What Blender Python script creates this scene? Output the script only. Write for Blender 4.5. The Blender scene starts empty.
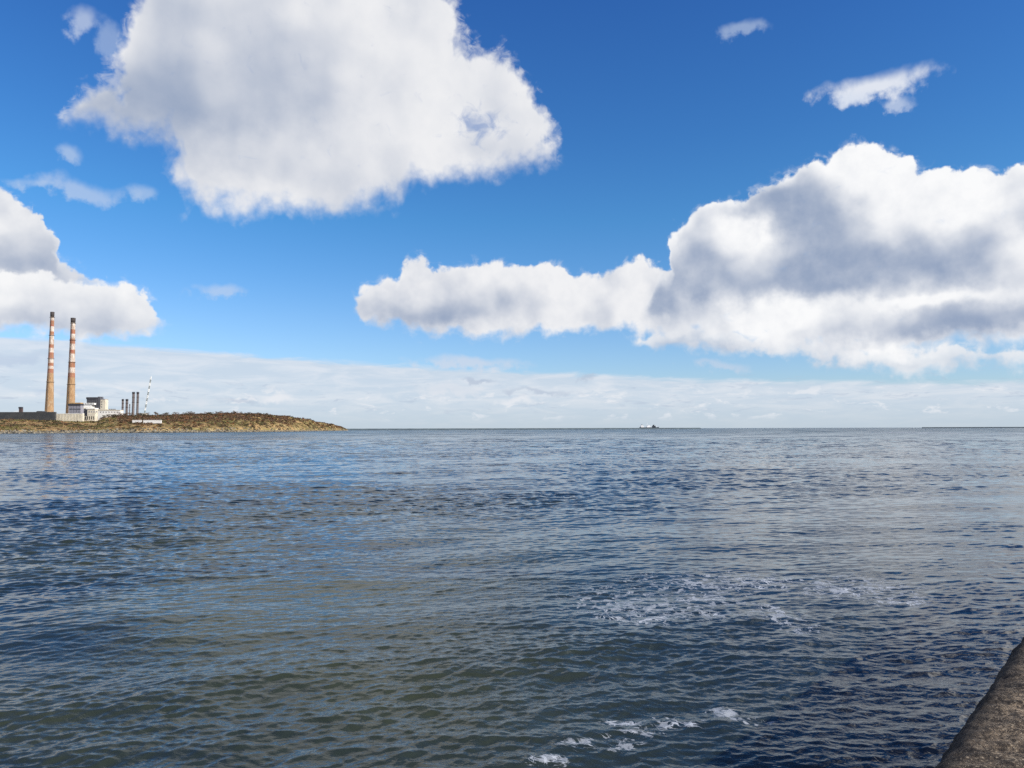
import bpy, bmesh, math, random
import numpy as np
from mathutils import Vector, Matrix, Euler, noise as mnoise

R = math.radians
sc = bpy.context.scene
col = sc.collection
random.seed(7)
rng = np.random.default_rng(11)

# ------------------------------------------------------------------ camera
CAM_H = 3.4
FPX = 768.0
PITCH, ROLL = 3.33, -0.17
cd = bpy.data.cameras.new('camera')
cam = bpy.data.objects.new('camera', cd)
col.objects.link(cam)
cd.sensor_width = 36.0
cd.lens = 36.0 * FPX / 1024.0
cd.clip_start = 0.05
cd.clip_end = 120000
CROT = (Matrix.Rotation(R(90 + PITCH), 3, 'X') @ Matrix.Rotation(R(ROLL), 3, 'Z'))
cam.rotation_euler = CROT.to_euler()
cam.location = (0, 0, CAM_H)
sc.camera = cam

def ray(x, y):
    return (CROT @ Vector(((x - 512) / FPX, -(y - 384) / FPX, -1.0)))
def at(x, y, Y):
    "world point seen at photo position x, y standing Y metres ahead"
    r = ray(x, y)
    return Vector((r.x * Y / r.y, Y, CAM_H + r.z * Y / r.y))
def on_sea(x, y, z=0.0):
    r = ray(x, y)
    t = (z - CAM_H) / r.z
    return Vector((r.x * t, r.y * t, z))
def azel(x, y):
    r = ray(x, y).normalized()
    return math.degrees(math.atan2(r.x, r.y)), math.degrees(math.asin(r.z))

# ------------------------------------------------------------------ sun
SUN_EL, SUN_AZ = 34.0, 116.0        # sun stands to the right of the view
ld = bpy.data.lights.new('sun', 'SUN')
ld.energy = 4.8
ld.angle = R(0.5)
ld.color = (1.0, 0.95, 0.87)
sun = bpy.data.objects.new('sun', ld)
col.objects.link(sun)
sd = Vector((math.sin(R(SUN_AZ)) * math.cos(R(SUN_EL)), math.cos(R(SUN_AZ)) * math.cos(R(SUN_EL)), math.sin(R(SUN_EL))))
sun.rotation_euler = sd.to_track_quat('Z', 'Y').to_euler()
sun.location = (60, 0, 60)

vs = sc.view_settings
vs.view_transform = 'Standard'
vs.look = 'None'
vs.exposure = 0.0
vs.gamma = 1.0
vs.use_curve_mapping = False
sc.cycles.max_bounces = 6
sc.cycles.glossy_bounces = 3
sc.cycles.use_denoising = False
sc.cycles.sample_clamp_indirect = 4.0

# ------------------------------------------------------------------ node helpers
class NT:
    def __init__(self, tree):
        self.t = tree
    def new(self, kind, **kw):
        n = self.t.nodes.new(kind)
        for k, v in kw.items():
            setattr(n, k, v)
        return n
    def link(self, a, b):
        self.t.links.new(a, b)
    def put(self, sock, v):
        if isinstance(v, bpy.types.NodeSocket):
            self.link(v, sock)
        else:
            sock.default_value = v
    def m(self, op, a, b=None, c=None, clamp=False):
        n = self.new('ShaderNodeMath', operation=op, use_clamp=clamp)
        self.put(n.inputs[0], a)
        if b is not None: self.put(n.inputs[1], b)
        if c is not None: self.put(n.inputs[2], c)
        return n.outputs[0]
    def add(self, a, b): return self.m('ADD', a, b)
    def sub(self, a, b): return self.m('SUBTRACT', a, b)
    def mul(self, a, b): return self.m('MULTIPLY', a, b)
    def mad(self, a, b, c): return self.m('MULTIPLY_ADD', a, b, c)
    def ss(self, v, lo, hi, o0=0.0, o1=1.0, kind='SMOOTHSTEP'):
        n = self.new('ShaderNodeMapRange', interpolation_type=kind)
        self.put(n.inputs['Value'], v)
        self.put(n.inputs['From Min'], lo); self.put(n.inputs['From Max'], hi)
        self.put(n.inputs['To Min'], o0); self.put(n.inputs['To Max'], o1)
        return n.outputs[0]
    def lin(self, v, lo, hi, o0=0.0, o1=1.0): return self.ss(v, lo, hi, o0, o1, 'LINEAR')
    def xyz(self, x, y, z=0.0):
        n = self.new('ShaderNodeCombineXYZ')
        self.put(n.inputs[0], x); self.put(n.inputs[1], y); self.put(n.inputs[2], z)
        return n.outputs[0]
    def sep(self, v):
        n = self.new('ShaderNodeSeparateXYZ'); self.link(v, n.inputs[0]); return n.outputs
    def noise(self, vec, scale=1.0, detail=4.0, rough=0.5, dist=0.0, dim='3D', typ='FBM', col_out=False, norm=True):
        n = self.new('ShaderNodeTexNoise', noise_dimensions=dim)
        n.noise_type = typ
        try: n.normalize = norm
        except Exception: pass
        self.link(vec, n.inputs['Vector'])
        n.inputs['Scale'].default_value = scale
        n.inputs['Detail'].default_value = detail
        n.inputs['Roughness'].default_value = rough
        n.inputs['Distortion'].default_value = dist
        return n.outputs[1] if col_out else n.outputs[0]
    def mixc(self, f, a, b):
        n = self.new('ShaderNodeMix', data_type='RGBA')
        n.clamp_factor = True
        self.put(n.inputs[0], f)
        for i, v in ((6, a), (7, b)):
            if isinstance(v, bpy.types.NodeSocket): self.link(v, n.inputs[i])
            else: n.inputs[i].default_value = (*v, 1.0)[:4]
        return n.outputs[2]
    def curve(self, v, pts):
        n = self.new('ShaderNodeFloatCurve')
        c = n.mapping
        c.use_clip = False
        cu = c.curves[0]
        pts = sorted(pts)
        while len(cu.points) < len(pts): cu.points.new(0.5, 0.5)
        for p, (a, b) in zip(cu.points, pts):
            p.location = (a, b)
            p.handle_type = 'VECTOR'
        c.update()
        self.link(v, n.inputs['Value'])
        return n.outputs[0]

# ------------------------------------------------------------------ world: Nishita sky and fair-weather clouds
world = bpy.data.worlds.new('World')
sc.world = world
world.use_nodes = True
wt = world.node_tree
for n in list(wt.nodes): wt.nodes.remove(n)
W = NT(wt)
SKY_STRENGTH = 0.1
tc = W.new('ShaderNodeTexCoord')
dirv = tc.outputs['Generated']
sx, sy, sz = W.sep(dirv)
AZ = W.mul(W.m('ARCTAN2', sx, sy), 57.29578)
EL = W.mul(W.m('ARCSINE', sz), 57.29578)
sky = W.new('ShaderNodeTexSky', sky_type='NISHITA')
sky.sun_disc = False
sky.sun_elevation = R(SUN_EL)
sky.sun_rotation = R(SUN_AZ)
sky.altitude = 0
sky.air_density = 1.0
sky.dust_density = 0.4
sky.ozone_density = 2.5
hs = W.new('ShaderNodeHueSaturation')
hs.inputs['Saturation'].default_value = 1.12
hs.inputs['Value'].default_value = 1.0
W.link(sky.outputs[0], hs.inputs['Color'])
SKYC0 = hs.outputs[0]
tcur = W.new('ShaderNodeValToRGB'); W.link(W.lin(EL, 0.0, 40.0), tcur.inputs[0])
tr_ = tcur.color_ramp
tr_.elements[0].position = 0.0; tr_.elements[0].color = (0.52, 0.58, 0.76, 1)
tr_.elements[1].position = 1.0; tr_.elements[1].color = (0.19, 0.40, 0.72, 1)
for p_, c_ in ((0.2, (0.42, 0.56, 0.73, 1)), (0.38, (0.29, 0.55, 0.72, 1)), (0.52, (0.25, 0.50, 0.72, 1)), (0.82, (0.20, 0.415, 0.72, 1))):
    e_ = tr_.elements.new(p_); e_.color = c_
tv = W.new('ShaderNodeVectorMath', operation='MULTIPLY'); W.link(SKYC0, tv.inputs[0]); W.link(tcur.outputs[0], tv.inputs[1])
tv2 = W.new('ShaderNodeVectorMath', operation='SCALE'); W.link(tv.outputs[0], tv2.inputs[0]); tv2.inputs['Scale'].default_value = 2.0
SKYC = tv2.outputs[0]

P = W.xyz(AZ, EL, 0.0)
# cauliflower-like domain warp shared by every cloud
wn = W.noise(P, 0.22, 4.0, 0.5, 0.0, '2D', col_out=True)
wx, wy, wz_ = W.sep(wn)
wn2 = W.noise(P, 0.9, 6.0, 0.55, 0.0, '2D')
billow_n = W.noise(P, 0.55, 7.0, 0.58, 0.0, '2D')
vor = W.new('ShaderNodeTexVoronoi', voronoi_dimensions='2D', feature='SMOOTH_F1')
W.link(W.xyz(W.add(AZ, W.mul(wy, 1.5)), W.add(EL, W.mul(wx, 1.5))), vor.inputs['Vector']); vor.inputs['Scale'].default_value = 0.75
vor.inputs['Smoothness'].default_value = 0.4; vor.inputs['Detail'].default_value = 2.0
billow = W.add(W.mul(billow_n, 1.3), W.mul(vor.outputs['Distance'], 0.55))
AZW = W.add(W.add(AZ, W.mul(W.sub(wx, 0.5), 2.4)), W.mul(W.sub(wn2, 0.5), 0.7))
ELW = W.add(W.add(EL, W.mul(W.sub(wy, 0.5), 2.0)), W.mul(W.sub(wn2, 0.5), 0.9))
# relief: density here against density a little towards the sun
LX, LY = 0.55, 0.65
PS = W.xyz(W.add(AZ, LX), W.add(EL, LY), 0.0)
def relief(scale, dx, dy, detail, z):
    a = W.noise(W.xyz(AZ, EL, z), scale, detail, 0.42, 0.0, '3D')
    b = W.noise(W.xyz(W.add(AZ, dx), W.add(EL, dy), z), scale, detail, 0.42, 0.0, '3D')
    return W.sub(a, b)
REL1 = relief(0.13, 1.8, 1.6, 2.0, 3.3)
REL2 = relief(0.42, 0.6, 0.7, 3.0, 8.1)
REL = W.add(W.mul(REL1, 1.0), W.mul(REL2, 0.42))

FRN = W.noise(W.xyz(AZ, W.mul(EL, 1.3), 0.0), 0.8, 6.0, 0.6, 0.5, '2D')
DET = W.add(W.mul(W.sub(wn2, 0.5), 0.22), W.mul(W.sub(billow_n, 0.5), 0.30))
LIT = (0.90, 0.905, 0.92)
GREY = (0.31, 0.385, 0.535)
def blobs(spec):
    "soft spots of shade: x, y, rx, ry (photo px), amount"
    tot = None
    for (x, y, rx, ry, a) in spec:
        ca, ce = azel(x, y)
        k = 0.0746
        dx = W.mul(W.sub(AZW, ca), 1 / (rx * k)); dy = W.mul(W.sub(ELW, ce), 1 / (ry * k))
        d = W.add(W.mul(dx, dx), W.mul(dy, dy))
        g = W.mul(W.m('EXPONENT', W.mul(d, -1.0)), a)
        tot = g if tot is None else W.add(tot, g)
    return tot

def cloud(base, top, bot, grey=None, soft_t=0.45, soft_b=1.3, steep=False, opacity=1.0, base_grey=0.25, rim=1.5, relk=2.2, warm=0.0, erode=0.85, lit=LIT, dark=GREY, fine=1.0, holes=None, halo=0.4):
    "a cloud between two outlines given as photo positions (turned into azimuth and elevation)"
    T = [azel(*p) for p in top]; B = [azel(*p) for p in bot]
    a0 = min(p[0] for p in T + B); a1 = max(p[0] for p in T + B)
    u = W.lin(AZW, a0, a1)
    et = W.mul(W.curve(u, [((a - a0) / (a1 - a0), e / 40) for a, e in T]), 40)
    eb = W.mul(W.curve(u, [((a - a0) / (a1 - a0), e / 40) for a, e in B]), 40)
    dt = W.sub(et, ELW); db = W.sub(ELW, eb)
    if steep:
        def flank(P_, d_):
            q_ = [((a - a0) / (a1 - a0), e / 40) for a, e in P_]
            lo_ = W.mul(W.curve(W.lin(W.sub(AZW, 0.7), a0, a1), q_), 40); hi_ = W.mul(W.curve(W.lin(W.add(AZW, 0.7), a0, a1), q_), 40)
            k_ = W.mul(W.sub(hi_, lo_), 1 / 1.4)
            return W.m('DIVIDE', d_, W.m('SQRT', W.mad(k_, k_, 1.0)))
        dt = flank(T, dt); db = flank(B, db)
    side = W.mul(W.m('MULTIPLY', W.ss(AZW, a0 - 0.2, a0 + 0.6), W.ss(AZW, a1 + 0.2, a1 - 0.6)), 1.0)
    er = W.mul(W.sub(billow, 0.90), erode)
    dte = W.sub(dt, er); dbe = W.sub(db, W.mul(er, 1.1))
    if holes:
        hb_ = W.ss(W.add(blobs(holes), W.mul(W.sub(FRN, 0.5), 3.0)), 0.35, 2.0)
    mt = W.ss(dte, 0.0, soft_t); mb = W.ss(dbe, -0.55 * soft_b, 0.45 * soft_b)
    core = W.mul(mt, mb)
    fr = W.m('MINIMUM', W.add(dte, W.mul(W.sub(FRN, 0.42), 3.2)), W.add(dbe, W.mul(W.sub(FRN, 0.36), 4.2)))
    fr = W.mul(W.ss(fr, 0.0, 1.4), W.mul(W.mul(W.ss(dte, -0.55, 0.1), W.ss(dbe, -1.3, 0.0)), halo))
    mask = W.mul(W.mul(W.m('MAXIMUM', core, fr), side), opacity)
    if holes: mask = W.mul(mask, W.sub(1.0, W.mul(hb_, 0.6)))
    depth = W.ss(dt, 0.0, rim)                      # 0 at the sunlit upper rim
    g = W.mul(depth, base_grey)
    if grey: g = W.add(g, W.mul(blobs(grey), W.mad(depth, 0.8, 0.2)))
    g = W.sub(g, W.mul(W.add(REL1, W.mul(REL2, 0.42 * fine)), relk))
    g = W.m('SMOOTH_MAX', W.m('SMOOTH_MIN', g, 0.95, 0.35), 0.03, 0.25)
    g = W.add(g, W.mul(DET, fine))
    c = W.mixc(g, lit, dark)
    return W.mixc(mask, base, c)

INV = 1.0 / SKY_STRENGTH
def sc3(c, k=INV): return tuple(v * k for v in c)
# everything below is in display units; the Nishita colour is brought to them first
vm = W.new('ShaderNodeVectorMath', operation='SCALE'); W.link(SKYC, vm.inputs[0]); vm.inputs['Scale'].default_value = SKY_STRENGTH
base = vm.outputs[0]
# thin veil low over the sea
veil = W.ss(EL, 12.0, 0.0)
base = W.mixc(W.mul(veil, 0.12), base, (0.52, 0.70, 0.86))

# far bank of stratus above the horizon
bank_top = W.curve(W.lin(AZ, -60.0, 60.0), [(0, 6.2 / 20), (0.25, 6.0 / 20), (0.33, 5.5 / 20), (0.42, 4.9 / 20), (0.5, 4.5 / 20), (0.62, 3.7 / 20), (0.75, 3.1 / 20), (1, 3.4 / 20)])
PB = W.xyz(W.mul(AZ, 0.28), W.mul(EL, 1.6), 2.0)
bn = W.noise(PB, 1.0, 6.0, 0.6, 0.5, '3D')
bd = W.add(W.sub(W.mul(bank_top, 20), EL), W.mul(W.sub(bn, 0.5), 1.0))
bm = W.mul(W.ss(bd, 0.0, 0.5), W.ss(EL, -0.5, 2.2, 0.80, 0.90))
bcol = W.mixc(W.ss(bn, 0.36, 0.70), (0.60, 0.69, 0.80), (0.74, 0.785, 0.855))
bcol = W.mixc(W.ss(EL, 2.6, 0.0, 0.0, 0.75), bcol, (0.52, 0.63, 0.74))
base = W.mixc(bm, base, bcol)
# streaks and little cumulus in the bank
PS2 = W.xyz(W.mul(AZ, 0.42), W.mul(EL, 2.2), 9.0)
sn = W.noise(PS2, 1.3, 6.0, 0.62, 0.8, '3D')
smask = W.mul(W.mul(W.ss(sn, 0.56, 0.70), W.ss(EL, 0.7, 1.6)), W.ss(EL, 4.2, 3.0))
base = W.mixc(W.mul(smask, 0.5), base, (0.46, 0.54, 0.67))
pn_ = W.noise(W.xyz(W.mul(AZ, 0.35), W.mul(EL, 0.9), 31.0), 1.5, 6.0, 0.6, 0.3, '3D')
base = W.mixc(W.mul(W.mul(W.ss(pn_, 0.56, 0.66), W.mul(W.ss(EL, 0.4, 1.2), W.ss(EL, 3.6, 2.4))), 0.7), base, (0.82, 0.845, 0.89))

def wisp(base, x, y, rx, ry, op, c=(0.86, 0.88, 0.92), k=1.6, tilt=0.0):
    ca, ce = azel(x, y)
    kk = 0.0746
    dx0 = W.sub(AZW, ca); dy0 = W.sub(ELW, ce)
    dx = W.mul(W.mad(dy0, tilt, dx0), 1 / (rx * kk)); dy = W.mul(dy0, 1 / (ry * kk))
    d = W.sub(1.0, W.m('SQRT', W.add(W.mul(dx, dx), W.mul(dy, dy))))
    d = W.add(d, W.mul(W.sub(wn2, 0.5), k))
    return W.mixc(W.mul(W.ss(d, 0.0, 0.8), op), base, c)
base = wisp(base, 274, 397, 26, 7, 1.0, (0.80, 0.83, 0.88), 0.9)
base = wisp(base, 240, 399, 22, 4, 0.5, (0.45, 0.53, 0.66), 0.9)
base = wisp(base, 205, 402, 16, 6, 0.6, (0.72, 0.77, 0.84), 0.9)
base = wisp(base, 520, 402, 22, 6, 0.9, (0.80, 0.83, 0.88), 0.9)
base = wisp(base, 455, 391, 60, 8, 0.55, (0.76, 0.79, 0.85), 1.4)
base = wisp(base, 540, 391, 50, 4, 0.6, (0.45, 0.53, 0.66), 1.2)
base = wisp(base, 588, 378, 12, 4, 0.6, (0.45, 0.53, 0.66), 1.0)
base = wisp(base, 480, 382, 26, 3, 0.6, (0.42, 0.50, 0.64), 1.0)
base = wisp(base, 470, 365, 70, 9, 0.6, (0.70, 0.72, 0.80), 1.2)
base = wisp(base, 720, 366, 34, 6, 0.5, (0.62, 0.68, 0.80), 1.2)
base = wisp(base, 10, 358, 60, 7, 0.6, (0.50, 0.60, 0.76), 1.0)
base = wisp(base, 60, 392, 40, 5, 0.4, (0.50, 0.60, 0.76), 1.0)
base = wisp(base, 220, 293, 34, 8, 0.5, (0.60, 0.68, 0.82), 1.3)
base = wisp(base, 85, 189, 46, 13, 0.5, (0.62, 0.70, 0.84), 1.3)
base = wisp(base, 138, 194, 14, 11, 0.4, (0.60, 0.70, 0.84), 1.2)
base = wisp(base, 38, 186, 26, 6, 0.3, (0.60, 0.70, 0.84), 1.2)
base = wisp(base, 72, 156, 13, 9, 0.5, (0.60, 0.70, 0.84), 1.2)
base = wisp(base, 84, 21, 17, 12, 0.5, (0.70, 0.77, 0.88), 1.2)
base = wisp(base, 116, 40, 20, 16, 0.35, (0.60, 0.70, 0.84), 1.4)
base = wisp(base, 873, 86, 62, 15, 0.9, (0.82, 0.85, 0.91), 1.0, 0.9)
base = wisp(base, 850, 97, 24, 9, 0.6, (0.66, 0.73, 0.86), 1.0)
base = wisp(base, 893, 103, 22, 7, 0.6, (0.66, 0.73, 0.86), 1.3)
base = wisp(base, 742, 29, 28, 9, 0.42, (0.60, 0.70, 0.84), 1.4)
base = wisp(base, 760, 32, 30, 14, 0.0, (0.60, 0.70, 0.84), 1.4)

# left, upper
base = cloud(base,
    [(-260, 230), (-160, 190), (-60, 170), (0, 183), (20, 192), (36, 204), (47, 230), (55, 252), (80, 262), (100, 276)],
    [(-260, 290), (0, 290), (60, 290), (80, 282), (100, 280)],
    grey=[(15, 265, 60, 26, 0.45)], base_grey=0.16, soft_b=1.2)
# left, lower: flat grey base
base = cloud(base,
    [(-300, 300), (-200, 262), (-60, 262), (0, 267), (40, 266), (80, 274), (120, 278), (145, 285), (160, 303), (168, 318)],
    [(-300, 330), (0, 333), (60, 337), (110, 338), (150, 337), (168, 320)],
    grey=[(20, 322, 100, 12, 0.65), (60, 300, 50, 10, 0.15)], base_grey=0.05, relk=1.1, soft_b=0.9, lit=(0.93, 0.935, 0.945))
# big cloud high on the left
base = cloud(base,
    [(56, 116), (70, 90), (100, 68), (118, 48), (124, 20), (140, -20), (220, -90), (330, -120), (420, -70), (446, -40), (457, 10), (476, 40), (505, 44), (522, 62), (540, 92), (556, 130), (562, 150)],
    [(56, 118), (110, 124), (150, 130), (170, 146), (176, 182), (200, 200), (240, 208), (270, 206), (310, 212), (345, 208), (380, 203), (398, 190), (404, 178), (416, 172), (432, 178), (462, 168), (500, 168), (535, 162), (562, 152)],
    grey=[(110, 105, 70, 40, 0.5), (190, 60, 90, 60, 0.3), (230, 115, 120, 40, 0.35), (300, 20, 90, 50, 0.14), (250, 170, 60, 16, 0.15), (300, 90, 60, 30, 0.2), (480, 150, 60, 14, 0.2), (330, 140, 50, 26, -0.15)],
    base_grey=0.10, soft_t=1.2, soft_b=2.3, steep=True, relk=1.4, lit=(0.86, 0.865, 0.885), erode=1.15, fine=0.5, halo=0.6,
    holes=[(480, 126, 28, 14, 1.7)])
# little hole of blue at its right shoulder
ha, he = azel(480, 126)
# middle cloud
base = cloud(base,
    [(350, 292), (365, 282), (392, 276), (400, 258), (422, 257), (440, 266), (462, 266), (480, 259), (505, 256), (530, 260), (552, 262), (566, 272), (600, 273), (622, 262), (640, 255), (655, 262), (700, 266)],
    [(350, 296), (362, 318), (400, 326), (440, 334), (505, 338), (522, 334), (530, 328), (560, 332), (600, 332), (625, 326), (660, 336), (700, 340)],
    grey=[(420, 315, 80, 14, 0.5), (480, 300, 60, 20, 0.32), (600, 320, 60, 12, 0.25), (385, 300, 30, 20, 0.2)], base_grey=0.10, soft_b=1.0, lit=(0.88, 0.885, 0.905))
# long low wings under the great right cloud
base = cloud(base,
    [(640, 340), (680, 326), (720, 322), (760, 330), (800, 340), (860, 346), (900, 342), (960, 346), (972, 350), (1100, 346)],
    [(640, 346), (680, 352), (720, 352), (760, 346), (800, 358), (850, 366), (900, 374), (950, 372), (975, 366), (1100, 372)],
    grey=[(900, 362, 60, 10, 0.3), (700, 346, 40, 8, 0.3)], base_grey=0.10, soft_b=1.0, opacity=0.9, lit=(0.84, 0.86, 0.89))
# great cloud on the right
base = cloud(base,
    [(640, 300), (655, 270), (668, 258), (672, 232), (690, 218), (702, 208), (735, 196), (752, 180), (790, 172), (802, 163), (826, 160), (836, 149), (860, 143), (882, 143), (906, 152), (925, 168), (942, 161), (960, 172), (985, 164), (1010, 168), (1024, 162), (1080, 160), (1160, 200), (1300, 290)],
    [(640, 306), (660, 330), (700, 338), (740, 342), (800, 352), (850, 360), (900, 358), (950, 348), (1000, 344), (1100, 346), (1300, 320)],
    grey=[(695, 262, 44, 44, 0.62), (770, 205, 34, 26, 0.7), (820, 228, 55, 40, 0.75), (890, 268, 105, 27, 0.75), (770, 285, 60, 16, 0.6), (970, 322, 130, 18, 1.1), (1010, 232, 50, 34, 0.35), (655, 300, 20, 28, 0.55), (735, 232, 24, 16, -0.5), (760, 250, 18, 14, -0.35), (875, 180, 50, 24, -0.6), (950, 225, 30, 14, -0.35), (880, 225, 20, 20, -0.35), (1020, 250, 22, 18, -0.5), (790, 320, 60, 16, -0.5), (930, 298, 60, 6, -0.5), (960, 200, 26, 16, -0.2)],
    base_grey=0.12, soft_t=0.35, soft_b=1.2, relk=1.9, lit=(0.96, 0.965, 0.975), rim=1.1, steep=True,
    holes=[(662, 318, 14, 9, 1.6), (735, 334, 26, 5, 1.3), (925, 344, 34, 5, 1.4), (690, 330, 18, 5, 1.2)])

# the rest of the heavens (above and beside the view): fair-weather cumulus, added brightness and cover at right to silver the water
zc = W.m('MAXIMUM', W.add(sz, 0.10), 0.05)
PP = W.xyz(W.m('DIVIDE', sx, zc), W.m('DIVIDE', sy, zc), 4.0)
gn = W.noise(PP, 0.9, 7.0, 0.55, 0.3, '3D')
PP2 = W.xyz(W.m('DIVIDE', W.add(sx, 0.04), zc), W.m('DIVIDE', sy, zc), 4.0)
gn2 = W.noise(PP2, 0.9, 5.0, 0.55, 0.3, '3D')
inview = W.mul(W.mul(W.ss(W.m('ABSOLUTE', AZ), 41.0, 35.0), W.ss(EL, 40.0, 33.0)), W.ss(sy, 0.0, 0.2))
eastern = W.ss(AZ, 18.0, 50.0, 0.0, 0.15)
gm = W.mul(W.mul(W.mul(W.ss(W.add(gn, eastern), 0.50, 0.58), W.sub(1.0, inview)), W.ss(EL, 1.0, 5.0)), W.ss(EL, 46.0, 36.0, 0.05, 1.0))
gg = W.m('MAXIMUM', W.mad(W.sub(gn, gn2), -6.0, W.ss(gn, 0.56, 0.75, 0.0, 0.6)), 0.0)
gl = W.ss(AZ, 24.0, 50.0, 0.94, 2.3)
glc = W.new('ShaderNodeVectorMath', operation='SCALE'); glc.inputs[0].default_value = (1.0, 0.99, 0.985); W.link(gl, glc.inputs['Scale'])
base = W.mixc(gm, base, W.mixc(gg, glc.outputs[0], GREY))

vo = W.new('ShaderNodeVectorMath', operation='SCALE'); W.link(base, vo.inputs[0]); vo.inputs['Scale'].default_value = INV
bg = W.new('ShaderNodeBackground')
W.link(vo.outputs[0], bg.inputs['Color'])
bg.inputs['Strength'].default_value = SKY_STRENGTH
wo = W.new('ShaderNodeOutputWorld')
W.link(bg.outputs[0], wo.inputs['Surface'])
world.cycles.sampling_method = 'MANUAL'
world.cycles.sample_map_resolution = 512

# ------------------------------------------------------------------ object helpers
def tag(o, label=None, cat=None, group=None, kind=None):
    if label: o['label'] = label
    if cat: o['category'] = cat
    if group: o['group'] = group
    if kind: o['kind'] = kind
    return o
def empty(name, loc, rz=0.0):
    o = bpy.data.objects.new(name, None)
    o.empty_display_size = 1.0
    col.objects.link(o); o.location = loc; o.rotation_euler = (0, 0, rz)
    return o
class MB:
    def __init__(self): self.bm = bmesh.new(); self.mi = 0
    def _fin(self, verts):
        for v in verts:
            for f in v.link_faces: f.material_index = self.mi
    def box(self, x0, x1, y0, y1, z0, z1, taper=1.0):
        r = bmesh.ops.create_cube(self.bm, size=1.0)
        cx, cy = (x0 + x1) / 2, (y0 + y1) / 2
        for v in r['verts']:
            k = taper if v.co.z > 0 else 1.0
            v.co = Vector((cx + v.co.x * (x1 - x0) * k, cy + v.co.y * (y1 - y0) * k, z0 + (v.co.z + .5) * (z1 - z0)))
        self._fin(r['verts']); return self
    def lathe(self, prof, seg=24, cx=0, cy=0):
        rings = []
        for (r, z) in prof:
            rings.append([self.bm.verts.new((cx + r * math.cos(2 * math.pi * i / seg), cy + r * math.sin(2 * math.pi * i / seg), z)) for i in range(seg)])
        for a, b in zip(rings, rings[1:]):
            for i in range(seg):
                f = self.bm.faces.new((a[i], a[(i + 1) % seg], b[(i + 1) % seg], b[i])); f.smooth = True; f.material_index = self.mi
        for rg, fl in ((rings[0], True), (rings[-1], False)):
            f = self.bm.faces.new(list(reversed(rg)) if fl else rg); f.material_index = self.mi
        return self
    def bar(self, a, b, r0, r1=None, seg=6):
        a = Vector(a); b = Vector(b); r1 = r0 if r1 is None else r1
        d = (b - a).normalized()
        q = d.to_track_quat('Z', 'Y')
        ra, rb = [], []
        for i in range(seg):
            o = Vector((math.cos(2 * math.pi * i / seg), math.sin(2 * math.pi * i / seg), 0))
            ra.append(self.bm.verts.new(a + q @ (o * r0))); rb.append(self.bm.verts.new(b + q @ (o * r1)))
        for i in range(seg):
            f = self.bm.faces.new((ra[i], ra[(i + 1) % seg], rb[(i + 1) % seg], rb[i])); f.material_index = self.mi; f.smooth = seg > 5
        self.bm.faces.new(list(reversed(ra))).material_index = self.mi
        self.bm.faces.new(rb).material_index = self.mi
        return self
    def poly(self, pts, y0, y1):
        "outline in x, z made thick from y0 to y1"
        a = [self.bm.verts.new((x, y0, z)) for x, z in pts]; b = [self.bm.verts.new((x, y1, z)) for x, z in pts]
        n = len(pts)
        self.bm.faces.new(a); self.bm.faces.new(list(reversed(b)))
        for i in range(n): self.bm.faces.new((a[i], b[i], b[(i + 1) % n], a[(i + 1) % n]))
        return self
    def mesh(self, name, mats):
        bmesh.ops.recalc_face_normals(self.bm, faces=self.bm.faces)
        me = bpy.data.meshes.new(name); self.bm.to_mesh(me); self.bm.free()
        for m in (mats if isinstance(mats, (list, tuple)) else [mats]): me.materials.append(m)
        return me
    def build(self, name, mats, parent=None, loc=None):
        o = bpy.data.objects.new(name, self.mesh(name, mats)); col.objects.link(o)
        if parent: o.parent = parent
        if loc is not None: o.location = loc
        return o
def np_mesh(name, verts, faces, mats, smooth=True, parent=None, matidx=None):
    me = bpy.data.meshes.new(name)
    nv, nf = len(verts), len(faces); k = faces.shape[1]
    me.vertices.add(nv); me.vertices.foreach_set('co', verts.astype(np.float32).ravel())
    me.loops.add(nf * k); me.loops.foreach_set('vertex_index', faces.astype(np.int32).ravel())
    me.polygons.add(nf); me.polygons.foreach_set('loop_start', np.arange(0, nf * k, k, dtype=np.int32))
    if matidx is not None: me.polygons.foreach_set('material_index', matidx.astype(np.int32))
    me.update(calc_edges=True)
    me.polygons.foreach_set('use_smooth', np.full(nf, smooth))
    me.validate()
    for m in (mats if isinstance(mats, (list, tuple)) else [mats]): me.materials.append(m)
    o = bpy.data.objects.new(name, me); col.objects.link(o)
    if parent: o.parent = parent
    return o
def grid_faces(nr, nc):
    i = np.arange(nr - 1)[:, None] * nc + np.arange(nc - 1)[None, :]
    i = i.ravel()
    return np.stack([i, i + 1, i + nc + 1, i + nc], 1)

def mat(name, c1, c2=None, scale=0.3, rough=0.8, bump=0.0, bscale=2.0, detail=5, lo=0.35, hi=0.65, metal=0.0, stretch=(1, 1, 1), spec=0.3):
    m = bpy.data.materials.new(name); m.use_nodes = True
    t = NT(m.node_tree); b = m.node_tree.nodes['Principled BSDF']
    b.inputs['Roughness'].default_value = rough; b.inputs['Metallic'].default_value = metal
    b.inputs['Specular IOR Level'].default_value = spec
    tcn = t.new('ShaderNodeTexCoord')
    mp = t.new('ShaderNodeMapping'); t.link(tcn.outputs['Object'], mp.inputs[0]); mp.inputs['Scale'].default_value = stretch
    v = mp.outputs[0]
    c2 = c2 or tuple(x * 0.8 for x in c1)
    n = t.noise(v, scale, detail, 0.6)
    t.link(t.mixc(t.ss(n, lo, hi), c1, c2), b.inputs['Base Color'])
    if bump:
        bn_ = t.noise(v, bscale, 5, 0.6)
        bu = t.new('ShaderNodeBump'); bu.inputs['Strength'].default_value = bump; t.link(bn_, bu.inputs['Height']); t.link(bu.outputs[0], b.inputs['Normal'])
    return m

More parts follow.
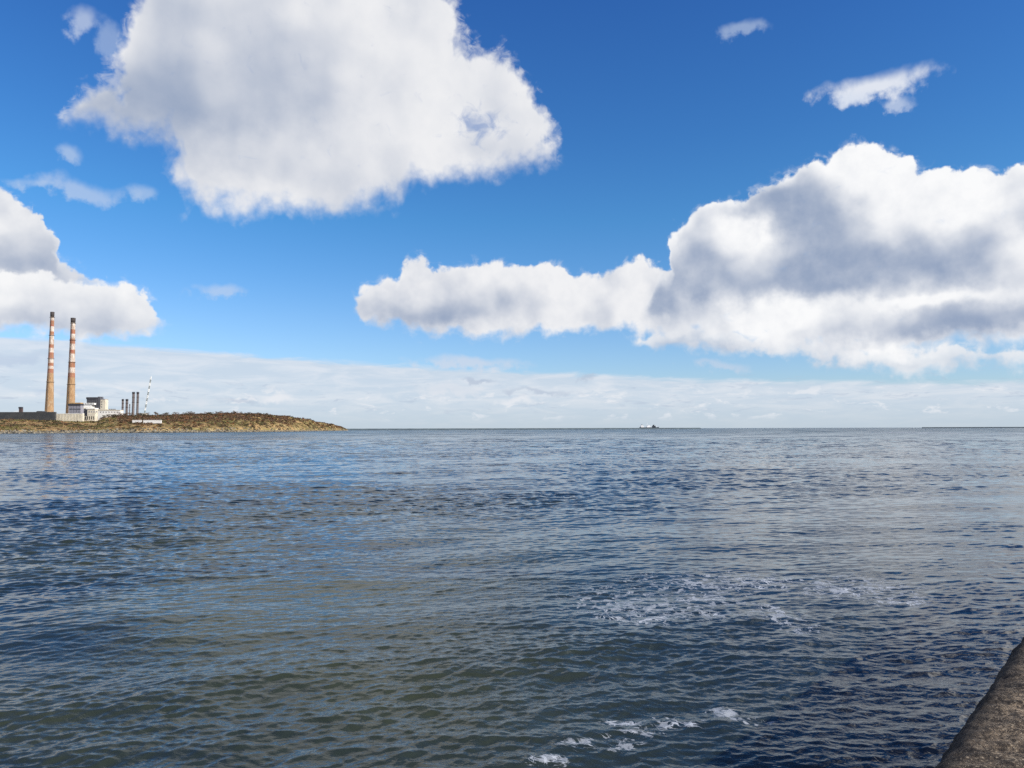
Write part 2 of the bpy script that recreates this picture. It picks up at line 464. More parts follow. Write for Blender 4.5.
# ------------------------------------------------------------------ the sea: real waves, meshed finer near the wall
def make_sea():
    r_in, r_mid, r_out = 1.2, 260.0, 60000.0
    rows = [r_in]
    while rows[-1] < r_mid: rows.append(rows[-1] * (1 + 0.0023 * (1 if rows[-1] > 4 else 3)))
    while rows[-1] < r_out: rows.append(rows[-1] * 1.03)
    rows = np.array(rows)
    fine = np.radians(np.arange(-36.5, 41.01, 0.105))
    left = np.radians(np.arange(-180, -37, 3.0)); right = np.radians(np.arange(44, 180.01, 3.5))
    azs = np.concatenate([left, fine, right])
    if abs(azs[-1] - math.pi) > 1e-6: azs = np.append(azs, math.pi)
    RR, AA = np.meshgrid(rows, azs, indexing='ij')
    X = (RR * np.sin(AA)).astype(np.float64); Y = (RR * np.cos(AA)).astype(np.float64)
    dA = np.gradient(azs)[None, :] * RR; dR = np.gradient(rows)[:, None] * np.ones_like(RR)
    sp = np.maximum(dA, dR * 0.8)
    lam = np.exp(rng.uniform(np.log(0.10), np.log(16.0), 220))
    lam.sort()
    # heading of the waves: towards the camera, a little from the left
    th = np.radians(-90 + rng.normal(0, 23, lam.size) + 8)
    th[::5] = np.radians(-90 + 60 + rng.normal(0, 18, th[::5].size))       # second train crossing
    ph = rng.uniform(0, 2 * np.pi, lam.size)
    # gusts: slow patches of rougher and calmer water
    def patch(l0, l1, n, seed, ang=0.3, aniso=2.6):
        g = np.random.default_rng(seed); s = np.zeros_like(X)
        xr = X * math.cos(ang) + Y * math.sin(ang); yr = -X * math.sin(ang) + Y * math.cos(ang)
        for _ in range(n):
            l = math.exp(g.uniform(math.log(l0), math.log(l1))); a = g.uniform(0, 2 * math.pi)
            s += np.sin((xr * math.cos(a) / aniso + yr * math.sin(a)) * 2 * math.pi / l + g.uniform(0, 6.28))
        return s / math.sqrt(n / 2)
    gust = np.clip(0.95 + 0.34 * patch(4, 45, 16, 5), 0.50, 1.30)
    Z = np.zeros_like(X); DX = np.zeros_like(X); DY = np.zeros_like(X)
    def slope(l):
        return np.interp(np.log(l), np.log([0.1, 0.18, 0.4, 1.0, 2.5, 6, 16]), [0.022, 0.029, 0.0245, 0.0120, 0.0070, 0.0042, 0.0026])
    spf = sp.ravel(); Xf, Yf, Gf = X.ravel(), Y.ravel(), gust.ravel()
    order = np.argsort(spf); sps = spf[order]
    Zf, DXf, DYf = np.zeros_like(Xf), np.zeros_like(Xf), np.zeros_like(Xf)
    for l, t, p in zip(lam, th, ph):
        n = np.searchsorted(sps, l / 2.6)
        if n == 0: continue
        ix = order[:n]
        k = 2 * np.pi / l; a = slope(l) / k * 1.25
        w = np.clip((l / spf[ix] - 2.6) / 2.0, 0, 1)
        if l < 3: w = w * Gf[ix]
        f = (Xf[ix] * math.cos(t) + Yf[ix] * math.sin(t)) * k + p
        s, c = np.sin(f), np.cos(f)
        Zf[ix] += a * w * s
        DXf[ix] += a * w * c * math.cos(t) * 0.7; DYf[ix] += a * w * c * math.sin(t) * 0.7
    V = np.stack([Xf + DXf, Yf + DYf, Zf], 1)
    nr, nc = RR.shape
    F = grid_faces(nr, nc)
    F = F[:, ::-1]
    # middle cap
    c0 = len(V); V = np.vstack([V, [[0, 0, 0]]])
    o = np_mesh('sea', V, F, MAT_SEA)
    return o

m = bpy.data.materials.new('sea_water'); m.use_nodes = True
t = NT(m.node_tree); b = m.node_tree.nodes['Principled BSDF']
geo = t.new('ShaderNodeNewGeometry'); pos = geo.outputs['Position']
px, py, pz = t.sep(pos)
dist = t.m('SQRT', t.add(t.mul(px, px), t.mul(py, py)))
flat = t.xyz(px, py, 0.0)
# water body: silty green over sand, bluer in deeper tongues
big = t.noise(t.xyz(t.mul(px, 0.45), t.mul(py, 0.8), 0.0), 0.16, 3, 0.55, 0.6)
shallow = t.mul(t.ss(t.add(px, t.mul(py, -0.15)), 3.0, -4.0, 0.12, 1.0), t.ss(dist, 50.0, 9.0))
sh = t.m('MULTIPLY', shallow, t.ss(big, 0.35, 0.60))
body = t.mixc(sh, (0.010, 0.019, 0.025), (0.034, 0.040, 0.022))
body = t.mixc(t.ss(dist, 60, 900), body, (0.018, 0.046, 0.056))
def vadd_pre(a_, b_, k_):
    n_ = t.new('ShaderNodeVectorMath', operation='MULTIPLY_ADD'); t.link(b_, n_.inputs[0]); n_.inputs[1].default_value = (k_, k_, k_); t.link(a_, n_.inputs[2]); return n_.outputs[0]
# foam: torn lace left by the waves, in a few drifts
def ell(x, y, rx, ry):
    p = on_sea(x, y); q = on_sea(x + rx, y); r0 = on_sea(x, y - ry); r1 = on_sea(x, y + ry)
    ax = (q - p).length; ay = (r0 - r1).length / 2
    dx = t.mul(t.sub(px, p.x), 1 / ax); dy = t.mul(t.sub(py, (r0.y + r1.y) / 2), 1 / ay)
    return t.sub(1.0, t.m('SQRT', t.add(t.mul(dx, dx), t.mul(dy, dy))))
zone = None
for e in [(676, 722, 44, 11), (722, 712, 34, 10), (600, 744, 62, 12), (548, 762, 40, 8), (640, 731, 34, 8), (620, 722, 30, 6), (750, 720, 34, 6)]:
    v = t.ss(ell(*e), 0.0, 0.7); zone = v if zone is None else t.m('MAXIMUM', zone, v)
zone2 = None
for e in [(640, 608, 110, 30), (705, 604, 80, 24), (788, 620, 36, 26), (700, 606, 40, 16), (850, 588, 110, 16), (730, 584, 150, 16), (900, 600, 60, 12)]:
    v = t.ss(ell(*e), 0.0, 0.8, 0.0, 1.05); zone2 = v if zone2 is None else t.m('MAXIMUM', zone2, v)
fz = t.m('MAXIMUM', zone, zone2)
fv = t.xyz(t.mul(px, 0.8), t.mul(py, 0.62), 0.0)
fn = t.noise(fv, 1.9, 7, 0.66, 0.9, '3D')
fn2 = t.noise(fv, 6.0, 5, 0.6, 0.6, '3D')
thr = t.ss(fz, 0.0, 1.0, 0.69, 0.56)
lace = t.m('ABSOLUTE', t.sub(t.noise(t.xyz(t.mul(px, 0.7), py, 2.0), 2.2, 5, 0.6, 1.2, '3D'), 0.5))
lacem = t.mul(t.ss(t.sub(t.mul(fz, 0.050), lace), 0.0, 0.012), t.ss(fn2, 0.46, 0.54))
fm = t.m('MAXIMUM', t.ss(t.sub(t.add(t.mul(fn, 0.75), t.mul(fn2, 0.25)), thr), 0.0, 0.035), t.mul(lacem, 0.8))
wv = t.noise(fv, 1.6, 4, 0.6, 0.0, '3D', col_out=True)
vo_ = t.new('ShaderNodeTexVoronoi', feature='DISTANCE_TO_EDGE'); vo_.inputs['Scale'].default_value = 3.4
t.link(vadd_pre(t.xyz(t.mul(px, 0.6), py, 0.0), wv, 0.9), vo_.inputs['Vector'])
vo2_ = t.new('ShaderNodeTexVoronoi', feature='DISTANCE_TO_EDGE'); vo2_.inputs['Scale'].default_value = 8.0
t.link(vadd_pre(t.xyz(t.mul(px, 0.6), py, 4.0), wv, 0.6), vo2_.inputs['Vector'])
patchy = t.noise(t.xyz(t.mul(px, 0.7), t.mul(py, 0.9), 6.0), 0.9, 4, 0.6, 0.6, '3D')
amt = t.m('MAXIMUM', t.sub(t.mul(t.ss(t.add(t.mul(fz, 0.27), patchy), 0.65, 0.95), 1.0), 0.0), 0.0)
web = t.ss(t.sub(t.mul(amt, 0.085), vo_.outputs['Distance']), 0.0, 0.03)
web2 = t.ss(t.sub(t.mul(amt, 0.06), vo2_.outputs['Distance']), 0.0, 0.03)
fm = t.m('MAXIMUM', t.mul(fm, 0.75), t.mul(t.m('MAXIMUM', web, web2), t.ss(fn2, 0.36, 0.52)))
fm = t.mul(fm, t.ss(fz, 0.0, 0.10))
surf = None
for e in [(985, 433.6, 42, 1.3), (652, 435.8, 12, 0.5), (905, 432.6, 20, 0.5)]:
    v = t.ss(ell(*e), 0.0, 0.4); surf = v if surf is None else t.m('MAXIMUM', surf, v)
fm = t.m('MAXIMUM', fm, t.mul(surf, t.ss(t.noise(t.xyz(t.mul(px, 0.05), t.mul(py, 0.02), 0.0), 1.0, 4, 0.6), 0.42, 0.56)))
# stray flecks
body_f = t.mixc(t.mul(fm, 0.85), body, (0.46, 0.49, 0.53))
t.link(body_f, b.inputs['Base Color'])
rgh = t.m('MAXIMUM', t.ss(dist, 20, 900, 0.06, 0.20), t.mul(fm, 0.6))
t.link(rgh, b.inputs['Roughness'])
b.inputs['IOR'].default_value = 1.333
b.inputs['Specular IOR Level'].default_value = 0.5
# ripples too small for the mesh
rn1 = t.noise(t.xyz(t.mul(px, 0.62), py, 0.0), 15.0, 2, 0.62, 0.3, '3D')
rn2 = t.noise(t.xyz(t.mul(px, 0.55), py, 3.0), 1.6, 4, 0.6, 0.4, '3D')
rn3 = t.noise(t.xyz(t.mul(px, 0.40), py, 7.0), 0.35, 5, 0.62, 0.3, '3D')
gustn = t.ss(t.noise(t.xyz(t.mul(px, 0.35), t.mul(py, 0.9), 1.0), 0.07, 4, 0.6, 0.5), 0.32, 0.68, 0.45, 1.35)
h = t.mul(t.mul(rn1, 0.009), t.ss(dist, 22, 8, 0.25, 1.0))
h = t.mul(h, gustn)
bu = t.new('ShaderNodeBump'); bu.inputs['Strength'].default_value = 1.0; bu.inputs['Distance'].default_value = 1.0
t.link(h, bu.inputs['Height']); 
# farther out the chop tilts the surface directly (three sizes of wavelet)
def tilt(scale, detail, z, kx):
    c_ = t.noise(t.xyz(t.mul(px, kx), py, z), scale, detail, 0.62, 0.2, '3D', col_out=True)
    v_ = t.new('ShaderNodeVectorMath', operation='SUBTRACT'); t.link(c_, v_.inputs[0]); v_.inputs[1].default_value = (0.5, 0.5, 0.5)
    return v_.outputs[0]
def vscale(v_, k_):
    n_ = t.new('ShaderNodeVectorMath', operation='SCALE'); t.link(v_, n_.inputs[0]); t.put(n_.inputs['Scale'], k_); return n_.outputs[0]
def vadd(a_, b_):
    n_ = t.new('ShaderNodeVectorMath', operation='ADD'); t.link(a_, n_.inputs[0]); t.link(b_, n_.inputs[1]); return n_.outputs[0]
k1 = t.mul(t.mul(t.ss(dist, 30, 110), gustn), 0.85)
k2 = t.mul(t.mul(t.ss(dist, 60, 200), gustn), 2.1)
k3 = t.mul(t.ss(dist, 150, 600), 3.6)
tv_ = vadd(vadd(vscale(tilt(2.2, 3, 11.0, 0.6), k1), vscale(tilt(0.42, 4, 17.0, 0.5), k2)), vscale(tilt(0.07, 4, 23.0, 0.35), k3))
tx_, ty_, tz_ = t.sep(tv_)
nrm = vadd(bu.outputs[0], t.xyz(tx_, ty_, 0.0))
nn = t.new('ShaderNodeVectorMath', operation='NORMALIZE'); t.link(nrm, nn.inputs[0])
t.link(nn.outputs[0], b.inputs['Normal'])
MAT_SEA = m
sea = make_sea()
tag(sea, kind='structure', label='rippled dark blue-green sea reaching to the horizon', cat='sea')

# ------------------------------------------------------------------ sea wall at the viewer's feet
M_wall = mat('weathered_concrete', (0.20, 0.155, 0.11), (0.06, 0.048, 0.038), scale=3.2, rough=0.92, bump=0.9, bscale=26, detail=9, lo=0.36, hi=0.62)
def wall_colour():
    mt_ = M_wall; t = NT(mt_.node_tree); b = mt_.node_tree.nodes['Principled BSDF']
    tcn = t.new('ShaderNodeTexCoord'); v = tcn.outputs['Object']
    n1 = t.noise(v, 2.2, 8, 0.65, 0.5); n2 = t.noise(v, 16, 6, 0.7, 0.2); n3 = t.noise(v, 70, 4, 0.7)
    c = t.mixc(t.ss(n1, 0.38, 0.62), (0.085, 0.062, 0.042), (0.28, 0.21, 0.14))
    c = t.mixc(t.ss(n2, 0.47, 0.58), c, (0.034, 0.024, 0.017))
    c = t.mixc(t.ss(n3, 0.53, 0.62, 0, 0.8), c, (0.40, 0.325, 0.235))
    n4 = t.noise(v, 34, 5, 0.75, 0.8)
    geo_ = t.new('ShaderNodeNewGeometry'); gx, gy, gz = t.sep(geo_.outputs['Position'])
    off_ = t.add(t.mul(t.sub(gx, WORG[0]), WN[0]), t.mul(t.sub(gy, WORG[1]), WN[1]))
    edge_shade = t.ss(t.add(off_, t.mul(t.sub(n2, 0.5), 0.16)), 0.20, 0.04)  # shaded side of the seaward edge, painted into the colour
    c = t.mixc(t.mul(edge_shade, 0.8), c, (0.020, 0.018, 0.018))
    c = t.mixc(t.ss(n4, 0.50, 0.57, 0, 0.85), c, (0.030, 0.022, 0.016))
    t.link(c, b.inputs['Base Color'])
    hgt = t.add(t.add(t.mul(n2, 0.034), t.mul(n4, 0.02)), t.mul(n3, 0.012))
    bu = t.new('ShaderNodeBump'); bu.inputs['Distance'].default_value = 1.0; bu.inputs['Strength'].default_value = 1.0
    t.link(hgt, bu.inputs['Height']); t.link(bu.outputs[0], b.inputs['Normal'])
ZTOP = CAM_H - 1.30
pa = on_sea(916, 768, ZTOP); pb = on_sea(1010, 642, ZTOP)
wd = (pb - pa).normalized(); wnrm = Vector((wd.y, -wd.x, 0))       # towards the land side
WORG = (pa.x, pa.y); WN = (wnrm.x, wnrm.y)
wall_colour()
# profile across the wall: (offset landwards, height)
prof = []
for z in np.arange(-1.0, ZTOP - 0.12, 0.09): prof.append((-0.02 + (z - ZTOP) * -0.01, z))
for k in range(9):
    a = k / 8 * math.pi / 2
    prof.append((0.0 + 0.16 * (1 - math.cos(a)), ZTOP - 0.11 + 0.11 * math.sin(a)))
for o_ in np.arange(0.18, 0.80, 0.022): prof.append((o_, ZTOP + 0.004 * math.sin(o_ * 4)))
for k in range(1, 5):
    a = k / 4 * math.pi / 2
    prof.append((0.80 + 0.05 * math.sin(a), ZTOP - 0.05 + 0.05 * math.cos(a)))
prof.append((0.86, ZTOP - 0.95))
ss_ = np.concatenate([np.arange(-14, -1.0, 0.2), np.arange(-1.0, 4.5, 0.022), np.arange(4.5, 45, 0.25)])
V = []
org = pa
for s in ss_:
    for j, (o_, z) in enumerate(prof):
        p = org + wd * float(s) + wnrm * float(o_); p.z = float(z)
        q = Vector((p.x * 2.1, p.y * 2.1, p.z * 2.1))
        d = 0.022 * mnoise.fractal(q, 0.9, 2.1, 3)
        q2 = Vector((p.x * 9, p.y * 9, p.z * 9)); d2 = 0.020 * mnoise.fractal(q2, 0.8, 2.1, 4)
        edge = math.exp(-((o_ - 0.05) / 0.12) ** 2)
        nz = 1.0 if o_ > 0.06 else 0.35
        p.z += (d * 0.7 + d2) * nz
        off = -(d * 0.6 + d2 * 0.35) * edge
        p += wnrm * off
        V.append(p[:])
sw = empty('sea_wall', (0, 0, 0))
tag(sw, 'rough brown weathered sea wall top running away at the bottom right corner', 'wall')
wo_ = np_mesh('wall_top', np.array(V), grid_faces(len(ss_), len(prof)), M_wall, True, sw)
# promenade behind the wall
mbp = MB()
M_pave = mat('promenade_paving', (0.30, 0.29, 0.27), (0.22, 0.21, 0.20), scale=1.5, rough=0.9, bump=0.3, bscale=30)
ang = math.atan2(wd.y, wd.x)
pr = empty('promenade', org + wnrm * 0.85)
mbp = MB().box(-14, 45, -30, 0, -0.3 , ZTOP - 0.9)
prm = mbp.build('promenade_slab', M_pave)
bpy.data.objects.remove(pr)
prm.name = 'promenade'
prm.location = org + wnrm * 0.84; prm.location.z = 0
prm.rotation_euler = (0, 0, ang)
tag(prm, kind='structure', label='paved promenade behind the sea wall', cat='promenade')

# ------------------------------------------------------------------ the headland
HZ = 428.3
def interp(u, xs, ys): return np.interp(u, xs, ys)
Y0x = [-700, 0, 100, 160, 250, 300, 330, 352]; Y0y = [720, 760, 830, 880, 1000, 1200, 1480, 1850]
SKx = [-700, 0, 55, 97, 105, 125, 150, 200, 230, 260, 285, 300, 315, 330, 340, 347, 352]
SKy = [419, 418.3, 418.5, 419.2, 415.6, 415.0, 414.6, 413.4, 412.6, 413.6, 415.4, 417.6, 420.4, 423.6, 426.0, 428.4, 431]
TRx = [-700, 100, 150, 250, 320, 352]; TRy = [190, 200, 150, 150, 120, 60]
def land_z(u, T):
    Y0 = interp(u, Y0x, Y0y); tr = interp(u, TRx, TRy)
    Hp = (HZ - interp(u, SKx, SKy)) / 768 * (Y0 + tr) + CAM_H
    shore = 2.6 * np.clip(T / 9.0, -1, 1)
    f = np.clip(T / tr, 0, 1); rise = (f ** 0.85) * (1.55 - 0.55 * f)
    rise = np.where(interp(u, [95, 135], [0, 1]) > 0.5, np.clip(f, 0, 1) ** 0.75, f ** 0.9)
    z = shore + (Hp - 2.6) * rise * np.clip(T / 9.0, 0, 1)
    flat_until = interp(u, [-700, 105, 150, 352], [430, 430, 260, 100])
    fall = np.clip((T - flat_until) / 200.0, 0, 1)
    z = z * (1 - fall) + 5.0 * fall
    return z
us = np.concatenate([np.arange(-700, -60, 16.0), np.arange(-60, 353, 1.5)])
ts = np.concatenate([np.arange(-12, 20, 2.0), np.arange(20, 260, 6.0), np.arange(260, 1500, 40.0)])
U, T = np.meshgrid(us, ts, indexing='ij')
Yg = interp(U, Y0x, Y0y) + T
Mx = (U - 512) / FPX
Xg = Mx * Yg
Zg = land_z(U, T)
nz = np.array([mnoise.fractal(Vector((x * 0.02, y * 0.02, 1.0)), 0.8, 2.0, 4) for x, y in zip(Xg.ravel(), Yg.ravel())]).reshape(Xg.shape)
Zg = Zg + nz * 1.3 * np.clip(T / 15, 0, 1)
Zg = np.where(U > 345, Zg - (U - 345) * 1.2, Zg)
Xg = Xg + nz * 2.0
def land_mat():
    m = bpy.data.materials.new('headland_grass'); m.use_nodes = True
    t = NT(m.node_tree); b = m.node_tree.nodes['Principled BSDF']
    g = t.new('ShaderNodeNewGeometry'); p = g.outputs['Position']; x, y, z = t.sep(p)
    n1 = t.noise(p, 0.035, 5, 0.65, 0.4); n2 = t.noise(p, 0.16, 5, 0.65); n3 = t.noise(p, 0.06, 4, 0.6, 0.7)
    c = t.mixc(t.ss(n1, 0.4, 0.6), (0.34, 0.225, 0.10), (0.17, 0.145, 0.055))
    c = t.mixc(t.ss(n2, 0.50, 0.62), c, (0.085, 0.058, 0.032))
    c = t.mixc(t.ss(n3, 0.56, 0.66), c, (0.36, 0.27, 0.13))
    c = t.mixc(t.ss(z, 3.0, 1.2), c, (0.17, 0.145, 0.105))
    t.link(c, b.inputs['Base Color']); b.inputs['Roughness'].default_value = 0.95; b.inputs['Specular IOR Level'].default_value = 0.1
    return m
M_land = land_mat()
hl = np_mesh('headland', np.stack([Xg.ravel(), Yg.ravel(), Zg.ravel()], 1), grid_faces(len(us), len(ts))[:, ::-1], M_land)
tag(hl, kind='structure', label='low headland with brown and ochre grass slope', cat='hill')
from mathutils.bvhtree import BVHTree
hb = BVHTree.FromPolygons([v.co[:] for v in hl.data.vertices], [p.vertices[:] for p in hl.data.polygons])
def ground(x, y):
    h = hb.ray_cast(Vector((x, y, 300)), Vector((0, 0, -1)))
    return h[0].z if h[0] else 0.0
def land_pt(u, T):
    Y = float(interp(u, Y0x, Y0y)) + T
    X = (u - 512) / FPX * Y
    return X, Y, ground(X, Y)

# --- foliage materials
def leafmat(name, c1, c2):
    return mat(name, c1, c2, scale=0.5, rough=0.9, spec=0.1)
M_olive = leafmat('olive_scrub', (0.105, 0.098, 0.038), (0.15, 0.13, 0.05))
M_ochre = leafmat('dry_grass', (0.36, 0.245, 0.13), (0.24, 0.155, 0.08))
M_brown = leafmat('bare_twigs', (0.090, 0.056, 0.038), (0.130, 0.080, 0.052))
M_dark = leafmat('dark_scrub', (0.060, 0.055, 0.030), (0.085, 0.068, 0.038))
M_rust = leafmat('bracken', (0.20, 0.095, 0.042), (0.14, 0.075, 0.04))
M_bark = mat('bark', (0.09, 0.07, 0.05), (0.05, 0.04, 0.03), scale=1.5)

def clump_arrays(n, size, flat=0.7, leaf=0.32, g=None):
    "n small leafy quads scattered through an uneven dome"
    g = g or rng
    d = g.normal(size=(n, 3)); d /= np.linalg.norm(d, axis=1)[:, None]; d[:, 2] = np.abs(d[:, 2])
    r = g.uniform(0.45, 1.0, n) ** 0.6
    bumps = 1 + 0.25 * np.sin(d[:, 0] * 5 + g.uniform(0, 6)) * np.sin(d[:, 1] * 6 + g.uniform(0, 6))
    c = d * (r * bumps)[:, None] * np.array([1, 1, flat]) * size
    a = g.normal(size=(n, 3)); a /= np.linalg.norm(a, axis=1)[:, None]
    bq = np.cross(a, g.normal(size=(n, 3))); bq /= np.linalg.norm(bq, axis=1)[:, None]
    s = (leaf * size * g.uniform(0.6, 1.3, n))[:, None]
    q = np.stack([c - a * s, c - bq * s * .7, c + a * s, c + bq * s * .7], 1)
    return q            # n,4,3

# scrub too dense to count
def scrub():
    g = np.random.default_rng(3)
    quads, mi = [], []
    for i in range(9500):
        u = g.uniform(-60, 346) if i > 700 else g.uniform(-650, -60)
        tr = float(interp(u, TRx, TRy))
        T = g.uniform(0.03, 1.25) * tr + 3
        x, y, z = land_pt(u, T)
        if z < 1.2: continue
        f = T / tr
        pn = mnoise.noise(Vector((x * 0.02, y * 0.02, 5))) ; pn2 = mnoise.noise(Vector((x * 0.05, y * 0.05, 15)))
        hill = u > 118
        if hill:
            brown = 0.86 if f > 0.36 + 0.3 * pn else 0.18
            if u > 290: brown *= 0.35
        else:
            brown = 0.3 if f > 0.9 else 0.06
        rr = g.random()
        if rr < brown:
            m_ = 2 if g.random() < 0.62 else (3 if g.random() < 0.6 else 4); s = g.uniform(1.4, 3.0)
        elif pn2 > 0.22: m_ = 3; s = g.uniform(1.2, 2.4)
        elif pn > 0.05: m_ = 0; s = g.uniform(0.7, 1.7)
        else: m_ = 1 if g.random() < 0.8 else 4; s = g.uniform(0.6, 1.3)
        if not hill and 60 < u < 112 and T > 150: s *= 0.5
        q = clump_arrays(14, s, 0.65, 0.36, g); q += np.array([x, y, z])
        quads.append(q); mi += [m_] * 14
    Q = np.concatenate(quads).reshape(-1, 3)
    F = np.arange(len(Q)).reshape(-1, 4)
    o = np_mesh('scrub', Q, F, [M_olive, M_ochre, M_brown, M_dark, M_rust], False, None, np.array(mi))
    tag(o, 'mixed dry grass, bracken and low scrub covering the headland slope', 'scrub', kind='stuff')
scrub()

# rock armour at the foot
M_rock = mat('armour_rock', (0.30, 0.265, 0.20), (0.10, 0.09, 0.07), scale=0.35, rough=0.95, bump=0.3, bscale=1.5)
M_rockd = mat('wet_rock', (0.06, 0.055, 0.045), (0.03, 0.03, 0.025), scale=0.6, rough=0.6)
def rock_bm(seed, s):
    bm = bmesh.new(); bmesh.ops.create_icosphere(bm, subdivisions=2, radius=1.0)
    for v in bm.verts:
        n = mnoise.fractal(v.co * 1.1 + Vector((seed * 3.1, 0, 0)), 0.8, 2.0, 3)
        v.co *= (1 + 0.45 * n); v.co.z *= 0.72
        v.co = Vector((round(v.co.x * 2.6) / 2.6 * .5 + v.co.x * .5, round(v.co.y * 2.6) / 2.6 * .5 + v.co.y * .5, v.co.z)) * s
    return bm
rock_me = []
for k in range(5):
    bm = rock_bm(k, 1.0); me = bpy.data.meshes.new('boulder'); bm.to_mesh(me); bm.free(); me.materials.append(M_rock); rock_me.append(me)
def armour():
    g = np.random.default_rng(8)
    big = 0
    # loose individual boulders
    for i in range(140):
        u = -20 + 366 * (i + g.uniform(-0.4, 0.4)) / 140
        x, y, z = land_pt(u, g.uniform(-1.0, 4.0))
        o = bpy.data.objects.new('boulder', rock_me[i % 5]); col.objects.link(o)
        s = g.uniform(0.7, 1.35)
        o.location = (x, y, max(z, -0.1) + 0.2); o.scale = (s * 1.15, s, s); o.rotation_euler = (g.uniform(-.3, .3), g.uniform(-.3, .3), g.uniform(0, 6.28))
        tag(o, 'pale grey boulder lying at the waterline below the headland scrub', 'boulder', 'boulders along the foot of the headland')
    vs_, fs_, mi = [], [], []
    base_v = [np.array([v.co[:] for v in me.vertices]) for me in rock_me]
    base_f = [np.array([p.vertices[:] for p in me.polygons]) for me in rock_me]
    nvt = 0
    for i in range(1700):
        u = g.uniform(-500, 348) if i < 300 else g.uniform(-10, 348)
        x, y, z = land_pt(u, g.uniform(-3.5, 9.0))
        if z < -1.2: continue
        k = int(g.integers(0, 5)); s = g.uniform(0.4, 1.1); a = g.uniform(0, 6.28)
        c, sn_ = math.cos(a), math.sin(a)
        v = base_v[k] * s * np.array([1.2, 1, 0.9]); v = np.stack([v[:, 0] * c - v[:, 1] * sn_, v[:, 0] * sn_ + v[:, 1] * c, v[:, 2]], 1) + np.array([x, y, z + 0.15 * s])
        vs_.append(v); fs_.append(base_f[k] + nvt); nvt += len(v); mi += [1 if (z < 0.5 or g.random() < 0.42) else 0] * len(base_f[k])
    o = np_mesh('rock_armour', np.concatenate(vs_), np.concatenate(fs_), [M_rock, M_rockd], False, None, np.array(mi))
    tag(o, 'rubble of pale and wetted dark rocks packed along the shore of the headland', 'rocks', kind='stuff')
armour()

# trees and bushes that show one by one against the sky
def crown_mesh(seed, m_, kind):
    g = np.random.default_rng(100 + seed)
    parts = []
    for k in range(9):
        c = np.array([g.uniform(-1, 1) * 1.2, g.uniform(-1, 1) * 1.0, 1.5 + g.uniform(-0.7, 0.9)])
        q = clump_arrays(36 if kind else 26, g.uniform(0.6, 1.0), 0.8, 0.2, g); q += c - np.array([0, 0, 0.3])
        parts.append(q)
    Q = np.concatenate(parts).reshape(-1, 3)
    F = np.arange(len(Q)).reshape(-1, 4)
    me = bpy.data.meshes.new('crown'); me.from_pydata(Q.tolist(), [], F.tolist()); me.materials.append(m_)
    return me
def trunk_mesh(seed):
    g = random.Random(seed); mb = MB()
    mb.bar((0, 0, -0.4), (0.05, 0, 1.0), 0.14, 0.09)
    for k in range(5):
        a = k * 1.3 + g.random()
        mb.bar((0.04, 0, 0.7 + 0.06 * k), (math.cos(a) * .8, math.sin(a) * .7, 1.7 + g.random() * .5), 0.06, 0.02, 5)
    return mb.mesh('trunk', M_bark)
kinds = [('hawthorn_bush', M_brown, 'bare brown bush standing out on the headland ridge against the sky', 'bush', 'bare bushes on the headland ridge'),
         ('evergreen_bush', M_dark, 'dark green rounded bush on the headland ridge among bare brown ones', 'bush', 'dark green bushes on the headland ridge'),
         ('gorse_bush', M_olive, 'olive green gorse bush growing on the ochre slope of the headland', 'bush', 'gorse bushes on the headland slope')]
crowns = {k[0]: [crown_mesh(i + 10 * j, k[1], j) for i in range(4)] for j, k in enumerate(kinds)}
trunks = [trunk_mesh(i) for i in range(3)]
def place_bush(kind, u, T, s):
    nm, _, lab, cat, grp = kinds[kind]
    x, y, z = land_pt(u, T)
    r = empty(nm, (x, y, z), random.uniform(0, 6.28)); r.scale = (s * random.uniform(.9, 1.25), s, s * random.uniform(.8, 1.1))
    tag(r, lab, cat, grp)
    c = bpy.data.objects.new('crown', random.choice(crowns[nm])); col.objects.link(c); c.parent = r
    tk = bpy.data.objects.new('trunk', random.choice(trunks)); col.objects.link(tk); tk.parent = r
for i in range(96):
    u = 101 + 217 * (i + random.uniform(-.5, .5)) / 96
    tr = float(interp(u, TRx, TRy))
    big_ = 1.0 if u < 270 else 0.6
    place_bush(1 if random.random() < 0.3 else 0, u, tr * random.uniform(0.8, 1.1), random.uniform(1.1, 2.5) * big_)
for i in range(46):
    u = random.uniform(5, 325); tr = float(interp(u, TRx, TRy))
    place_bush(2, u, tr * random.uniform(0.12, 0.45), random.uniform(0.45, 0.85))

